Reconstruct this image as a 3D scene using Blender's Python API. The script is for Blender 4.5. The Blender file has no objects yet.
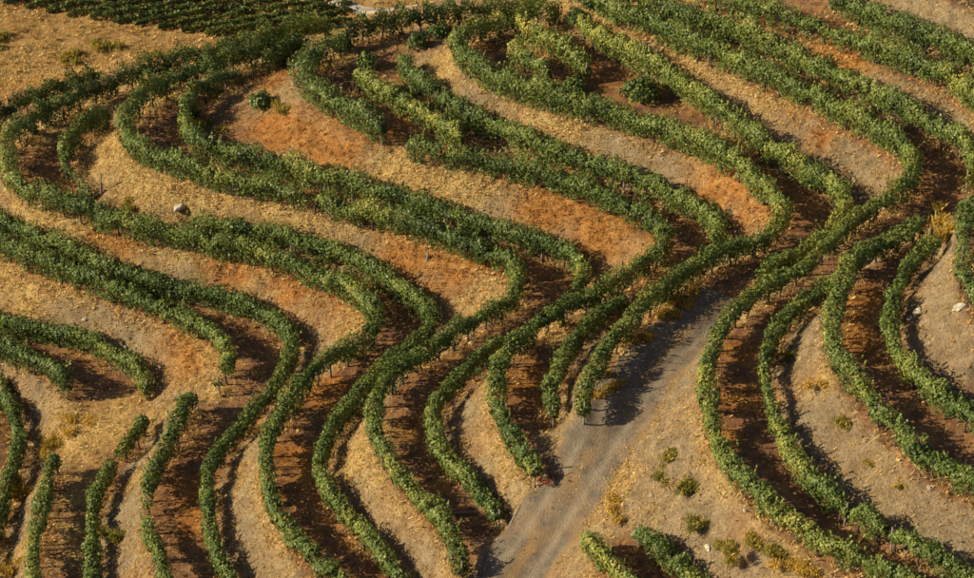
import bpy, bmesh, math, random
import numpy as np

# ------------------------------------------------------------------ camera, sky, sun, exposure
scene = bpy.context.scene
col = scene.collection
random.seed(7); RNG = np.random.default_rng(11)

PITCH = math.radians(36.0); DIST = 125.0
cam = bpy.data.cameras.new('camera'); cam_o = bpy.data.objects.new('camera', cam); col.objects.link(cam_o)
cam_o.location = (0, -DIST*math.cos(PITCH), DIST*math.sin(PITCH))
cam_o.rotation_euler = (math.pi/2-PITCH, 0, 0)
cam.sensor_fit = 'HORIZONTAL'; cam.sensor_width = 36.0
cam.lens = 36.0*2625.0/974.0
cam.clip_start = 1; cam.clip_end = 3000
scene.camera = cam_o
scene.render.resolution_x = 1024; scene.render.resolution_y = 608
scene.cycles.filter_width = 1.7

SUN_EL = math.radians(27); SUN_AZ = math.radians(-96)   # compass turn from +Y, clockwise: low in the west-south-west
world = bpy.data.worlds.new('World'); scene.world = world; world.use_nodes = True
wn = world.node_tree.nodes; wl = world.node_tree.links
sky = wn.new('ShaderNodeTexSky'); sky.sky_type = 'NISHITA'; sky.sun_disc = False
sky.sun_elevation = SUN_EL; sky.sun_rotation = SUN_AZ; sky.dust_density = 1.0
bg = wn['Background']; bg.inputs['Strength'].default_value = 0.055
wl.new(sky.outputs[0], bg.inputs['Color'])
sun = bpy.data.lights.new('sun', 'SUN'); sun.energy = 5.0; sun.angle = math.radians(.6); sun.color = (1.0, .875, .58)
sun_o = bpy.data.objects.new('sun', sun); col.objects.link(sun_o)
sd = (math.sin(SUN_AZ)*math.cos(SUN_EL), math.cos(SUN_AZ)*math.cos(SUN_EL), math.sin(SUN_EL))
import mathutils
sun_o.rotation_euler = mathutils.Vector(sd).to_track_quat('Z', 'Y').to_euler()
scene.view_settings.view_transform = 'Standard'; scene.view_settings.look = 'None'
scene.view_settings.exposure = 0.75; scene.view_settings.gamma = 1.0
scene.view_settings.use_curve_mapping = False

# ------------------------------------------------------------------ survey of the slope: plan and height of every row, metres

ROWS = {
    'Bm1': [(-24.78, 4.08, -10.00), (-24.37, 3.01, -10.00), (-23.79, 1.80, -10.00), (-23.49, 0.76, -10.00), (-23.11, -0.49, -10.00), (-23.12, -2.11, -10.00), (-23.21, -3.85, -10.00), (-23.26, -5.40, -10.00), (-23.34, -7.43, -10.00), (-23.15, -9.88, -10.00), (-22.83, -12.60, -10.00)],
    'A0n': [(-28.00, 6.50, -8.00), (-26.06, 5.56, -8.00), (-24.66, 4.72, -8.00), (-23.49, 3.97, -8.00), (-22.55, 3.40, -8.00), (-21.50, 2.66, -8.00), (-20.87, 1.61, -8.00)],
    'A0s': [(-20.63, -3.92, -8.00), (-20.87, -5.70, -8.00), (-20.81, -7.51, -8.00), (-20.90, -9.56, -8.00), (-20.70, -11.62, -8.00), (-20.22, -14.09, -8.00)],
    'B0n': [(-28.34, 8.49, -8.00), (-26.10, 7.45, -8.00), (-24.29, 6.67, -8.00), (-22.25, 5.99, -8.00), (-20.16, 5.14, -8.00), (-18.76, 4.06, -8.00), (-17.59, 2.99, -8.00), (-16.87, 1.44, -8.00)],
    'B0s': [(-16.72, -0.93, -8.00), (-16.96, -2.40, -8.00), (-17.72, -3.77, -8.00), (-18.19, -5.48, -8.00), (-18.34, -7.37, -8.00), (-18.26, -9.56, -8.00), (-18.01, -11.62, -8.00), (-17.49, -14.09, -8.00)],
    'A1n': [(-28.83, 12.89, -6.00), (-27.10, 11.97, -6.00), (-25.37, 10.87, -6.00), (-23.37, 9.61, -6.00), (-20.47, 7.93, -6.00), (-17.57, 6.11, -6.00), (-15.73, 4.92, -6.00), (-13.84, 3.41, -6.00), (-12.88, 1.93, -6.00), (-12.67, 0.64, -6.00), (-13.05, -0.79, -6.00)],
    'A1s': [(-14.22, -1.73, -6.00), (-14.81, -4.63, -6.00), (-15.38, -6.92, -6.00), (-15.52, -9.13, -6.00), (-15.28, -11.43, -6.00), (-14.62, -13.52, -6.00), (-13.92, -15.61, -6.00), (-13.25, -17.21, -6.00)],
    'B1n': [(-28.62, 14.77, -6.00), (-25.67, 12.89, -6.00), (-23.04, 10.96, -6.00), (-20.65, 9.34, -6.00), (-18.82, 8.28, -6.00), (-16.42, 7.32, -6.00), (-14.10, 6.45, -6.00), (-11.89, 5.34, -6.00), (-10.45, 4.08, -6.00), (-9.70, 2.50, -6.00), (-9.71, 1.04, -6.00), (-10.03, -0.24, -6.00), (-10.38, -1.42, -6.00), (-11.11, -2.81, -6.00), (-11.59, -4.03, -6.00), (-12.09, -4.93, -6.00), (-12.67, -6.40, -6.00), (-12.89, -8.21, -6.00), (-12.70, -10.39, -6.00), (-12.31, -12.31, -6.00), (-11.56, -14.38, -6.00), (-10.81, -16.13, -6.00)],
    'B1f': [(-29.16, 21.38, -6.00), (-27.98, 22.72, -6.00), (-26.89, 23.97, -6.00), (-25.66, 25.25, -6.00), (-23.89, 26.43, -6.00), (-22.16, 27.63, -6.00)],
    'A2': [(-9.03, 29.85, -4.00), (-11.28, 29.06, -4.00), (-13.49, 28.06, -4.00), (-15.24, 27.17, -4.00), (-16.79, 26.73, -4.00), (-18.45, 25.86, -4.00), (-20.03, 24.35, -4.00), (-21.62, 23.18, -4.00), (-23.23, 21.51, -4.00), (-24.57, 20.07, -4.00), (-25.53, 18.46, -4.00), (-25.66, 16.77, -4.00), (-25.40, 15.02, -4.00), (-24.42, 13.31, -4.00), (-22.97, 12.28, -4.00), (-21.23, 11.35, -4.00), (-19.53, 10.53, -4.00), (-17.73, 9.53, -4.00), (-15.67, 8.90, -4.00), (-13.66, 8.10, -4.00), (-11.84, 7.49, -4.00), (-9.85, 6.35, -4.00), (-7.98, 5.15, -4.00), (-6.79, 4.04, -4.00), (-5.76, 3.04, -4.00), (-5.38, 2.05, -4.00), (-5.49, 0.99, -4.00), (-6.08, -0.14, -4.00), (-7.14, -1.25, -4.00), (-8.21, -2.66, -4.00), (-9.07, -4.19, -4.00), (-9.58, -5.76, -4.00), (-9.98, -7.52, -4.00), (-10.01, -9.67, -4.00), (-9.55, -11.82, -4.00), (-8.72, -13.71, -4.00), (-7.76, -15.29, -4.00), (-6.78, -16.65, -4.00), (-5.75, -18.42, -4.00)],
    'B2f': [(-20.69, 20.48, -4.00), (-21.67, 19.06, -4.00), (-22.32, 17.86, -4.00), (-22.56, 16.77, -4.00), (-22.28, 15.41, -4.00), (-21.47, 14.07, -4.00), (-20.83, 13.12, -4.00)],
    'B2n': [(-15.16, 10.08, -4.00), (-13.25, 9.35, -4.00), (-11.28, 8.90, -4.00), (-9.29, 8.02, -4.00), (-7.52, 7.14, -4.00), (-5.96, 5.92, -4.00), (-4.62, 4.55, -4.00), (-3.80, 3.54, -4.00), (-2.94, 2.46, -4.00), (-2.73, 1.39, -4.00), (-3.05, 0.26, -4.00), (-3.70, -0.62, -4.00), (-4.54, -1.72, -4.00), (-5.63, -3.19, -4.00), (-6.48, -5.32, -4.00), (-7.11, -6.80, -4.00), (-7.56, -8.96, -4.00), (-7.28, -10.79, -4.00), (-6.31, -12.57, -4.00), (-5.31, -14.24, -4.00), (-4.39, -15.75, -4.00), (-3.75, -16.91, -4.00), (-2.85, -18.73, -4.00)],
    'A3': [(-9.84, 25.11, -2.00), (-11.73, 24.24, -2.00), (-13.38, 23.39, -2.00), (-14.99, 22.32, -2.00), (-16.33, 21.38, -2.00), (-17.70, 19.83, -2.00), (-18.58, 18.50, -2.00), (-19.07, 17.10, -2.00), (-19.11, 15.62, -2.00), (-18.44, 14.26, -2.00), (-17.30, 13.31, -2.00), (-15.86, 12.36, -2.00), (-13.12, 11.05, -2.00), (-11.28, 10.41, -2.00), (-9.29, 9.50, -2.00), (-6.65, 8.23, -2.00), (-4.00, 7.08, -2.00), (-1.44, 5.68, -2.00), (0.25, 4.47, -2.00), (1.32, 3.46, -2.00), (1.55, 2.12, -2.00), (1.20, 0.48, -2.00), (0.05, -0.57, -2.00), (-1.13, -1.84, -2.00), (-2.44, -3.25, -2.00), (-3.85, -4.70, -2.00), (-4.73, -6.35, -2.00), (-5.13, -7.82, -2.00), (-4.98, -9.55, -2.00), (-4.25, -11.72, -2.00), (-3.15, -13.49, -2.00), (-2.11, -15.22, -2.00), (-1.41, -16.84, -2.00), (-1.05, -18.49, -2.00)],
    'B3': [(-10.38, 24.89, -2.00), (-11.41, 23.60, -2.00), (-12.54, 22.43, -2.00), (-13.87, 21.27, -2.00), (-15.13, 20.13, -2.00), (-15.79, 19.01, -2.00), (-15.93, 17.60, -2.00), (-15.83, 16.01, -2.00), (-15.05, 14.36, -2.00), (-12.82, 13.21, -2.00), (-10.16, 12.08, -2.00), (-8.30, 11.05, -2.00), (-5.24, 9.68, -2.00), (-2.88, 8.50, -2.00), (-1.15, 7.34, -2.00), (1.24, 5.94, -2.00), (3.79, 4.39, -2.00), (4.64, 3.12, -2.00), (4.60, 2.04, -2.00), (4.24, 1.21, -2.00)],
    'B3s': [(0.75, -2.62, -2.00), (0.05, -3.63, -2.00), (-1.56, -6.13, -2.00), (-2.24, -7.24, -2.00), (-2.48, -8.69, -2.00), (-2.28, -10.11, -2.00), (-1.73, -11.37, -2.00), (-0.70, -12.95, -2.00), (0.09, -14.36, -2.00), (0.56, -15.28, -2.00)],
    'A4b': [(-7.66, 21.30, 0.00), (-8.70, 20.46, 0.00), (-9.49, 19.21, 0.00), (-9.68, 17.78, 0.00), (-8.74, 16.08, 0.00), (-7.36, 14.51, 0.00), (-6.13, 13.35, 0.00), (-5.33, 12.49, 0.00)],
    'A4': [(-4.02, 11.26, 0.00), (-2.38, 10.51, 0.00), (-0.35, 9.86, 0.00), (2.21, 8.86, 0.00), (4.76, 7.24, 0.00), (6.97, 5.56, 0.00), (8.18, 4.26, 0.00), (8.51, 3.06, 0.00), (8.10, 1.64, 0.00), (7.17, 0.32, 0.00), (5.93, -0.98, 0.00), (5.06, -1.85, 0.00), (3.58, -2.88, 0.00), (2.02, -4.51, 0.00), (0.91, -6.10, 0.00), (0.41, -7.73, 0.00), (0.49, -9.76, 0.00), (0.92, -11.52, 0.00), (1.39, -13.04, 0.00), (1.85, -13.92, 0.00), (2.06, -14.72, 0.00)],
    'M4': [(-7.00, 18.19, 0.00), (-5.89, 16.88, 0.00), (-4.86, 15.78, 0.00), (-3.47, 14.41, 0.00), (-2.32, 13.15, 0.00), (-1.28, 11.82, 0.00)],
    'B4': [(-4.44, 19.63, 0.00), (-4.19, 18.39, 0.00), (-3.26, 16.68, 0.00), (-1.40, 14.21, 0.00), (0.72, 12.68, 0.00), (2.19, 11.54, 0.00), (3.29, 10.70, 0.00), (5.42, 9.13, 0.00), (7.33, 7.95, 0.00), (9.14, 6.52, 0.00), (10.58, 5.12, 0.00), (11.21, 3.74, 0.00), (10.88, 2.39, 0.00)],
    'B4s': [(6.67, -2.33, 0.00), (5.81, -3.04, 0.00), (4.27, -4.81, 0.00), (3.35, -6.77, 0.00), (2.90, -8.90, 0.00), (2.96, -10.61, 0.00)],
    'F4': [(-7.69, 21.93, 0.00), (-6.86, 22.79, 0.00), (-5.09, 23.65, 0.00), (-3.02, 24.19, 0.00), (-0.88, 24.74, 0.00), (1.05, 24.96, 0.00), (3.15, 25.40, 0.00), (5.44, 26.29, 0.00), (7.99, 27.41, 0.00)],
    'A5': [(3.91, 21.48, 2.00), (2.29, 20.63, 2.00), (0.69, 20.00, 2.00), (-0.79, 19.37, 2.00), (-1.53, 18.33, 2.00), (-1.30, 16.90, 2.00), (-0.36, 15.10, 2.00), (1.43, 13.72, 2.00), (3.05, 12.65, 2.00), (4.85, 11.70, 2.00), (7.03, 10.66, 2.00), (8.64, 9.63, 2.00), (10.45, 8.34, 2.00), (12.23, 6.35, 2.00), (13.29, 4.51, 2.00), (13.97, 2.95, 2.00), (14.05, 1.69, 2.00), (13.48, 0.60, 2.00), (12.31, -0.47, 2.00), (10.84, -1.36, 2.00), (9.77, -2.16, 2.00), (8.63, -3.43, 2.00), (7.65, -4.59, 2.00), (6.77, -5.82, 2.00), (5.80, -7.62, 2.00), (4.83, -9.74, 2.00), (4.26, -11.37, 2.00), (4.18, -12.63, 2.00)],
    'M5': [(1.26, 17.51, 2.00), (2.23, 16.29, 2.00), (3.25, 14.90, 2.00)],
    'N5': [(1.70, 20.00, 2.00), (3.00, 18.43, 2.00), (4.33, 16.90, 2.00), (5.22, 15.39, 2.00)],
    'B5': [(5.10, 20.21, 2.00), (5.44, 19.16, 2.00), (6.00, 18.33, 2.00), (7.50, 16.70, 2.00), (9.17, 14.90, 2.00), (10.51, 13.14, 2.00), (11.79, 11.22, 2.00), (12.52, 10.19, 2.00), (14.17, 7.34, 2.00), (15.68, 5.64, 2.00), (16.66, 4.33, 2.00), (17.17, 2.87, 2.00), (16.78, 1.52, 2.00), (15.76, -0.14, 2.00), (14.56, -1.44, 2.00), (13.50, -2.32, 2.00), (12.66, -2.95, 2.00)],
    'A5s': [(4.09, -19.16, 0.60), (4.32, -19.90, 0.60), (4.82, -20.82, 0.60), (5.55, -21.85, 0.60), (6.35, -22.92, 0.60)],
    'B5s': [(6.25, -19.03, 0.60), (6.71, -19.78, 0.60), (7.29, -20.46, 0.60), (8.04, -21.55, 0.60), (9.04, -22.92, 0.60)],
    'A6': [(3.92, 22.97, 3.18), (5.48, 21.27, 3.22), (6.64, 19.59, 3.26), (7.70, 18.50, 3.29), (8.98, 17.09, 3.33), (10.84, 15.39, 3.38), (12.49, 14.14, 3.41), (13.88, 12.49, 3.46), (15.69, 10.88, 3.51), (17.37, 8.91, 3.57), (19.07, 7.08, 3.62), (19.97, 5.75, 3.66), (20.38, 4.18, 3.71), (20.13, 2.65, 3.75), (19.30, 1.29, 3.75), (18.23, 0.20, 3.75), (16.87, -1.11, 3.75), (15.52, -2.97, 3.75), (14.40, -4.54, 3.75), (13.12, -5.78, 3.75), (11.91, -6.92, 3.75), (10.82, -8.33, 3.75), (9.91, -10.09, 3.75), (9.41, -12.22, 3.75), (9.35, -14.35, 3.75), (9.46, -16.49, 3.75), (9.93, -18.43, 3.75), (10.98, -20.56, 3.75), (11.98, -21.97, 3.75), (13.16, -23.23, 3.75), (14.46, -24.29, 3.75), (15.68, -25.15, 3.75), (16.86, -26.12, 3.75)],
    'B6': [(8.12, 20.71, 3.24), (9.47, 19.26, 3.27), (11.01, 17.95, 3.31), (12.72, 17.09, 3.33), (14.54, 15.39, 3.38), (16.35, 13.51, 3.43), (18.08, 11.68, 3.49), (19.66, 9.89, 3.54), (20.76, 8.42, 3.58), (22.13, 6.70, 3.64), (23.07, 5.19, 3.68), (23.23, 3.72, 3.73), (22.77, 2.56, 3.75)],
    'B6b': [(15.54, -5.78, 3.75), (14.87, -6.61, 3.75), (13.77, -7.81, 3.75), (12.70, -9.51, 3.75), (12.02, -11.30, 3.75), (11.82, -13.12, 3.75), (11.95, -15.03, 3.75), (12.26, -16.68, 3.75), (12.71, -18.49, 3.75), (13.50, -19.94, 3.75), (14.42, -21.48, 3.75)],
    'B6s': [(14.57, -21.55, 3.75), (15.82, -22.69, 3.75)],
    'B6e': [(15.97, -22.81, 3.75), (17.16, -23.93, 3.75), (18.04, -24.63, 3.75), (19.23, -25.78, 3.75)],
    'A7n': [(11.25, 20.45, 3.99), (13.19, 18.42, 4.12), (15.55, 16.90, 4.21), (17.40, 15.41, 4.31), (19.15, 13.83, 4.42), (20.92, 12.28, 4.53), (22.57, 10.53, 4.65), (23.82, 8.40, 4.80), (24.93, 6.02, 4.98), (24.98, 3.50, 5.17), (23.78, 0.58, 5.40)],
    'A7': [(20.36, -3.03, 5.40), (18.71, -4.31, 5.40), (16.93, -5.71, 5.40), (15.91, -7.24, 5.40), (15.29, -8.88, 5.40), (14.73, -11.28, 5.40), (14.67, -13.11, 5.40), (15.18, -14.89, 5.40), (16.01, -16.96, 5.40), (16.86, -18.65, 5.40), (17.85, -20.29, 5.40), (19.03, -21.47, 5.40), (20.49, -22.74, 5.40)],
    'B7n': [(18.02, 19.61, 4.04), (19.21, 17.72, 4.16), (20.75, 15.98, 4.28), (22.46, 14.28, 4.39), (24.26, 12.50, 4.51), (25.73, 10.75, 4.64), (26.99, 8.09, 4.83)],
    'B7': [(20.05, -5.32, 5.40), (18.80, -6.63, 5.40), (17.89, -8.66, 5.40), (17.20, -10.71, 5.40), (17.15, -12.48, 5.40), (17.71, -14.35, 5.40), (18.45, -15.90, 5.40), (19.69, -17.62, 5.40), (21.07, -19.16, 5.40)],
    'A8': [(22.82, -4.07, 7.40), (21.37, -5.41, 7.40), (20.69, -7.95, 7.40), (20.26, -10.04, 7.40), (20.53, -11.63, 7.40), (21.34, -13.40, 7.40)],
    'X0': [(-31.35, 41.41, -8.00), (-30.14, 41.85, -8.00), (-28.92, 42.28, -8.00), (-27.70, 42.73, -8.00), (-26.47, 43.17, -8.00), (-25.23, 43.62, -8.00), (-23.99, 44.06, -8.00)],
    'X1': [(-29.99, 41.03, -8.00), (-28.60, 41.53, -8.00), (-27.21, 42.03, -8.00), (-25.81, 42.54, -8.00), (-24.40, 43.04, -8.00), (-22.99, 43.55, -8.00), (-21.56, 44.06, -8.00)],
    'X2': [(-28.56, 40.54, -8.00), (-26.94, 41.12, -8.00), (-25.31, 41.70, -8.00), (-23.67, 42.28, -8.00), (-22.02, 42.87, -8.00), (-20.37, 43.47, -8.00), (-18.70, 44.06, -8.00)],
    'X3': [(-27.18, 39.92, -8.00), (-25.27, 40.60, -8.00), (-23.35, 41.28, -8.00), (-21.41, 41.97, -8.00), (-19.46, 42.66, -8.00), (-17.50, 43.36, -8.00), (-15.53, 44.06, -8.00)],
    'X4': [(-25.82, 39.43, -8.00), (-23.68, 40.19, -8.00), (-21.52, 40.95, -8.00), (-19.35, 41.72, -8.00), (-17.16, 42.49, -8.00), (-14.95, 43.28, -8.00), (-12.73, 44.06, -8.00)],
    'X5': [(-24.36, 39.06, -8.00), (-22.04, 39.88, -8.00), (-19.71, 40.70, -8.00), (-17.35, 41.53, -8.00), (-14.98, 42.37, -8.00), (-12.59, 43.21, -8.00), (-10.17, 44.06, -8.00)],
    'X6': [(-22.97, 38.70, -8.00), (-20.60, 39.53, -8.00), (-18.22, 40.36, -8.00), (-15.82, 41.21, -8.00), (-13.39, 42.06, -8.00), (-10.95, 42.92, -8.00), (-8.48, 43.78, -8.00)],
    'X7': [(-21.52, 38.34, -8.00), (-19.38, 39.08, -8.00), (-17.23, 39.83, -8.00), (-15.06, 40.59, -8.00), (-12.87, 41.36, -8.00), (-10.66, 42.13, -8.00), (-8.44, 42.90, -8.00)],
    'X8': [(-20.08, 37.97, -8.00), (-18.16, 38.64, -8.00), (-16.24, 39.31, -8.00), (-14.30, 39.98, -8.00), (-12.35, 40.66, -8.00), (-10.39, 41.34, -8.00), (-8.41, 42.03, -8.00)],
    'X9': [(-18.57, 37.49, -8.00), (-16.89, 38.07, -8.00), (-15.21, 38.65, -8.00), (-13.51, 39.24, -8.00), (-11.81, 39.83, -8.00), (-10.09, 40.42, -8.00), (-8.37, 41.02, -8.00)],
    'X10': [(-17.14, 37.13, -8.00), (-15.69, 37.63, -8.00), (-14.23, 38.13, -8.00), (-12.77, 38.64, -8.00), (-11.29, 39.14, -8.00), (-9.82, 39.65, -8.00), (-8.33, 40.17, -8.00)],
    'X11': [(-15.80, 36.42, -8.00), (-14.56, 36.84, -8.00), (-13.32, 37.27, -8.00), (-12.07, 37.70, -8.00), (-10.81, 38.13, -8.00), (-9.55, 38.56, -8.00), (-8.28, 38.99, -8.00)],
    'X12': [(-14.31, 35.83, -8.00), (-13.30, 36.17, -8.00), (-12.30, 36.51, -8.00), (-11.29, 36.85, -8.00), (-10.27, 37.20, -8.00), (-9.26, 37.55, -8.00), (-8.23, 37.89, -8.00)],
}
GROUND = [
    ('field', [(-32.29, 31.20, -8.00), (-28.88, 32.10, -8.00), (-25.50, 33.47, -8.00), (-22.08, 34.86, -8.00), (-17.43, 36.74, -8.00), (-9.62, 38.54, -8.00)]),
    ('field', [(-34.03, 34.39, -8.00), (-25.86, 36.15, -8.00), (-17.54, 37.93, -8.00), (-9.66, 39.39, -8.00)]),
    ('field', [(-34.75, 38.54, -8.00), (-17.70, 39.76, -8.00), (-4.16, 40.99, -8.00)]),
    ('field', [(-35.51, 42.87, -8.00), (-17.97, 42.87, -8.00), (-2.32, 43.12, -8.00)]),
    ('field', [(-36.41, 48.05, -8.00), (7.26, 48.05, -8.00)]),
    ('top', [(20.58, 19.88, 6.20), (22.74, 16.86, 6.60), (24.50, 13.82, 7.00), (26.74, 10.68, 7.40)]),
    ('bank_toe', [(4.24, 1.21, -2.00), (2.77, -0.33, -2.00), (1.33, -1.68, -2.00), (0.75, -2.62, -2.00)]),
    ('bank_toe', [(10.88, 2.39, 0.00), (9.93, 1.14, 0.00), (8.66, -0.17, 0.00), (7.41, -1.62, 0.00), (6.67, -2.33, 0.00)]),
    ('bank_toe', [(22.77, 2.56, 3.75), (21.42, 0.70, 3.75), (19.80, -0.95, 3.75), (18.19, -2.73, 3.75), (16.37, -4.77, 3.75), (15.54, -5.78, 3.75)]),
]
TRACK = [(11.12, -3.38, 2.00), (9.71, -5.16, 2.00), (7.50, -8.29, 2.00), (5.90, -11.31, 1.95), (4.53, -13.62, 1.20), (3.39, -15.23, 0.20), (2.26, -16.63, -0.90), (1.06, -18.27, -1.70), (-0.29, -21.22, -2.10)]
PALE_TRACK = [(-10.12, 42.36, -8.00), (-8.82, 41.11, -8.00), (-7.73, 40.25, -8.00), (-6.29, 39.88, -8.00), (-4.14, 40.12, -8.00)]

GOLD = [(2.7, 10.8, 1.6), (4.7, 9.4, 1.2), (-4.4, 11.2, 1.5), (-2.4, 10.3, 1.5), (-0.9, 9.6, 1.3), (-20.4, 16.5, 1.5), (-18.7, 13.7, 1.5), (-17.0, 12.7, 1.5), (-14.8, 11.7, 1.5), (-13.9, 20.6, 1.0), (-2.2, 18.4, 1.3), (-24.0, 12.7, 1.3), (-22.8, 11.9, 1.2), (-20.5, 0.5, 1.4), (-20.0, -1.3, 1.3), (-21.1, -0.5, 1.0), (-19.5, 10.4, 1.0), (8.3, 2.0, 1.0), (0.6, 2.1, 0.9), (-0.3, 2.0, 0.8), (-6.8, 2.5, 0.9), (-14.0, 1.8, 1.3), (-14.9, 3.4, 1.2), (14.2, -13.8, 0.7), (17.6, 9.6, 0.8), (9.4, -3.6, 0.9), (8.4, -4.2, 0.8), (6.9, -6.3, 0.7), (6.2, -7.5, 0.7), (5.2, -10.3, 0.7), (-5.3, -8.4, 1.2), (-5.8, -9.4, 1.2), (3.4, -3.6, 0.8), (1.5, -4.5, 0.8), (12.0, -23.1, 0.8), (15.2, 17.1, 0.8), (14.9, 19.6, 1.0), (4.8, -16.2, 0.9), (5.7, -15.3, 0.8), (-16.5, -5.5, 0.7), (-23.2, -4.1, 0.8), (-22.1, -9.0, 0.9), (10.5, 16.0, 1.0), (11.0, 14.9, 1.0), (-23.6, 8.4, 1.0), (-24.8, 10.1, 0.9), (-24.4, 10.8, 0.8), (3.9, 21.7, 0.8), (6.5, 19.3, 0.9), (-16.6, -0.3, 0.9), (-18.6, -0.5, 1.0), (-13.3, -0.5, 0.7), (-19.3, -10.3, 0.9), (-19.5, -8.2, 0.9), (-19.6, -6.0, 0.9), (-19.4, -3.7, 0.9), (-19.0, -1.2, 0.9), (-18.5, 0.5, 0.9), (-17.8, 1.6, 0.8), (-2.5, 20.0, 0.8), (-4.7, 11.1, 1.2), (5.6, 5.1, 0.9), (7.4, 3.2, 0.8), (-6.8, 3.1, 0.8), (-0.3, 3.2, 0.9), (-18.3, 20.2, 0.9), (-17.2, 20.5, 0.9), (-21.0, 23.1, 0.9), (-23.5, 21.2, 0.9), (-24.5, 19.5, 0.9), (-10.8, 29.2, 0.8), (-13.1, 23.6, 0.9), (-16.0, 26.5, 0.8), (-17.0, 23.0, 0.8), (-8.5, 21.0, 0.8), (-5.6, 22.6, 0.9), (-7.4, 21.6, 0.9), (-27.4, 33.8, 2.5), (-28.6, 34.4, 2.5), (-25.5, 33.2, 2.0)]
RUST = [(6.8, 4.8, 1.6), (5.6, 5.8, 1.5), (-7.1, 4.6, 1.6), (-8.9, 5.9, 1.5), (-10.2, 6.7, 1.2), (-1.3, 5.0, 1.6), (-2.8, 5.9, 1.5), (-4.4, 6.8, 1.2), (13.5, 4.2, 1.6), (12.4, 5.6, 1.5), (11.2, 6.8, 1.2), (-15.4, 3.8, 1.5), (-14.3, 2.6, 1.2), (2.7, 7.9, 1.4), (3.6, 7.4, 1.2), (-10.3, 15.0, 1.4), (-8.7, 13.6, 1.4), (-11.5, 16.2, 1.2), (-7.3, 12.8, 1.2), (-8.4, -3.4, 1.0), (-7.5, -2.3, 1.0), (-9.1, -7.2, 1.0), (-8.6, -8.6, 1.0), (16.8, -8.3, 1.3), (16.3, -10.4, 1.2), (16.4, -11.8, 1.0), (11.1, -9.7, 1.0), (10.6, -13.2, 1.0), (10.0, -15.9, 0.8), (-18.4, 9.9, 1.0), (-20.1, 10.7, 1.0), (-13.6, 8.0, 1.0), (-12.6, 7.5, 1.0), (18.5, 13.9, 1.2), (17.6, 15.0, 1.0), (-13.8, -7.7, 1.2), (-13.7, -9.8, 1.2), (1.9, -7.7, 1.2), (2.4, -6.4, 1.0), (16.5, 8.3, 0.8), (-11.3, 22.1, 1.0), (-11.5, 20.4, 1.0), (-4.8, 13.6, 0.9), (6.4, 16.0, 1.0), (-0.4, 19.3, 0.8), (-3.3, -8.1, 1.0)]
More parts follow.
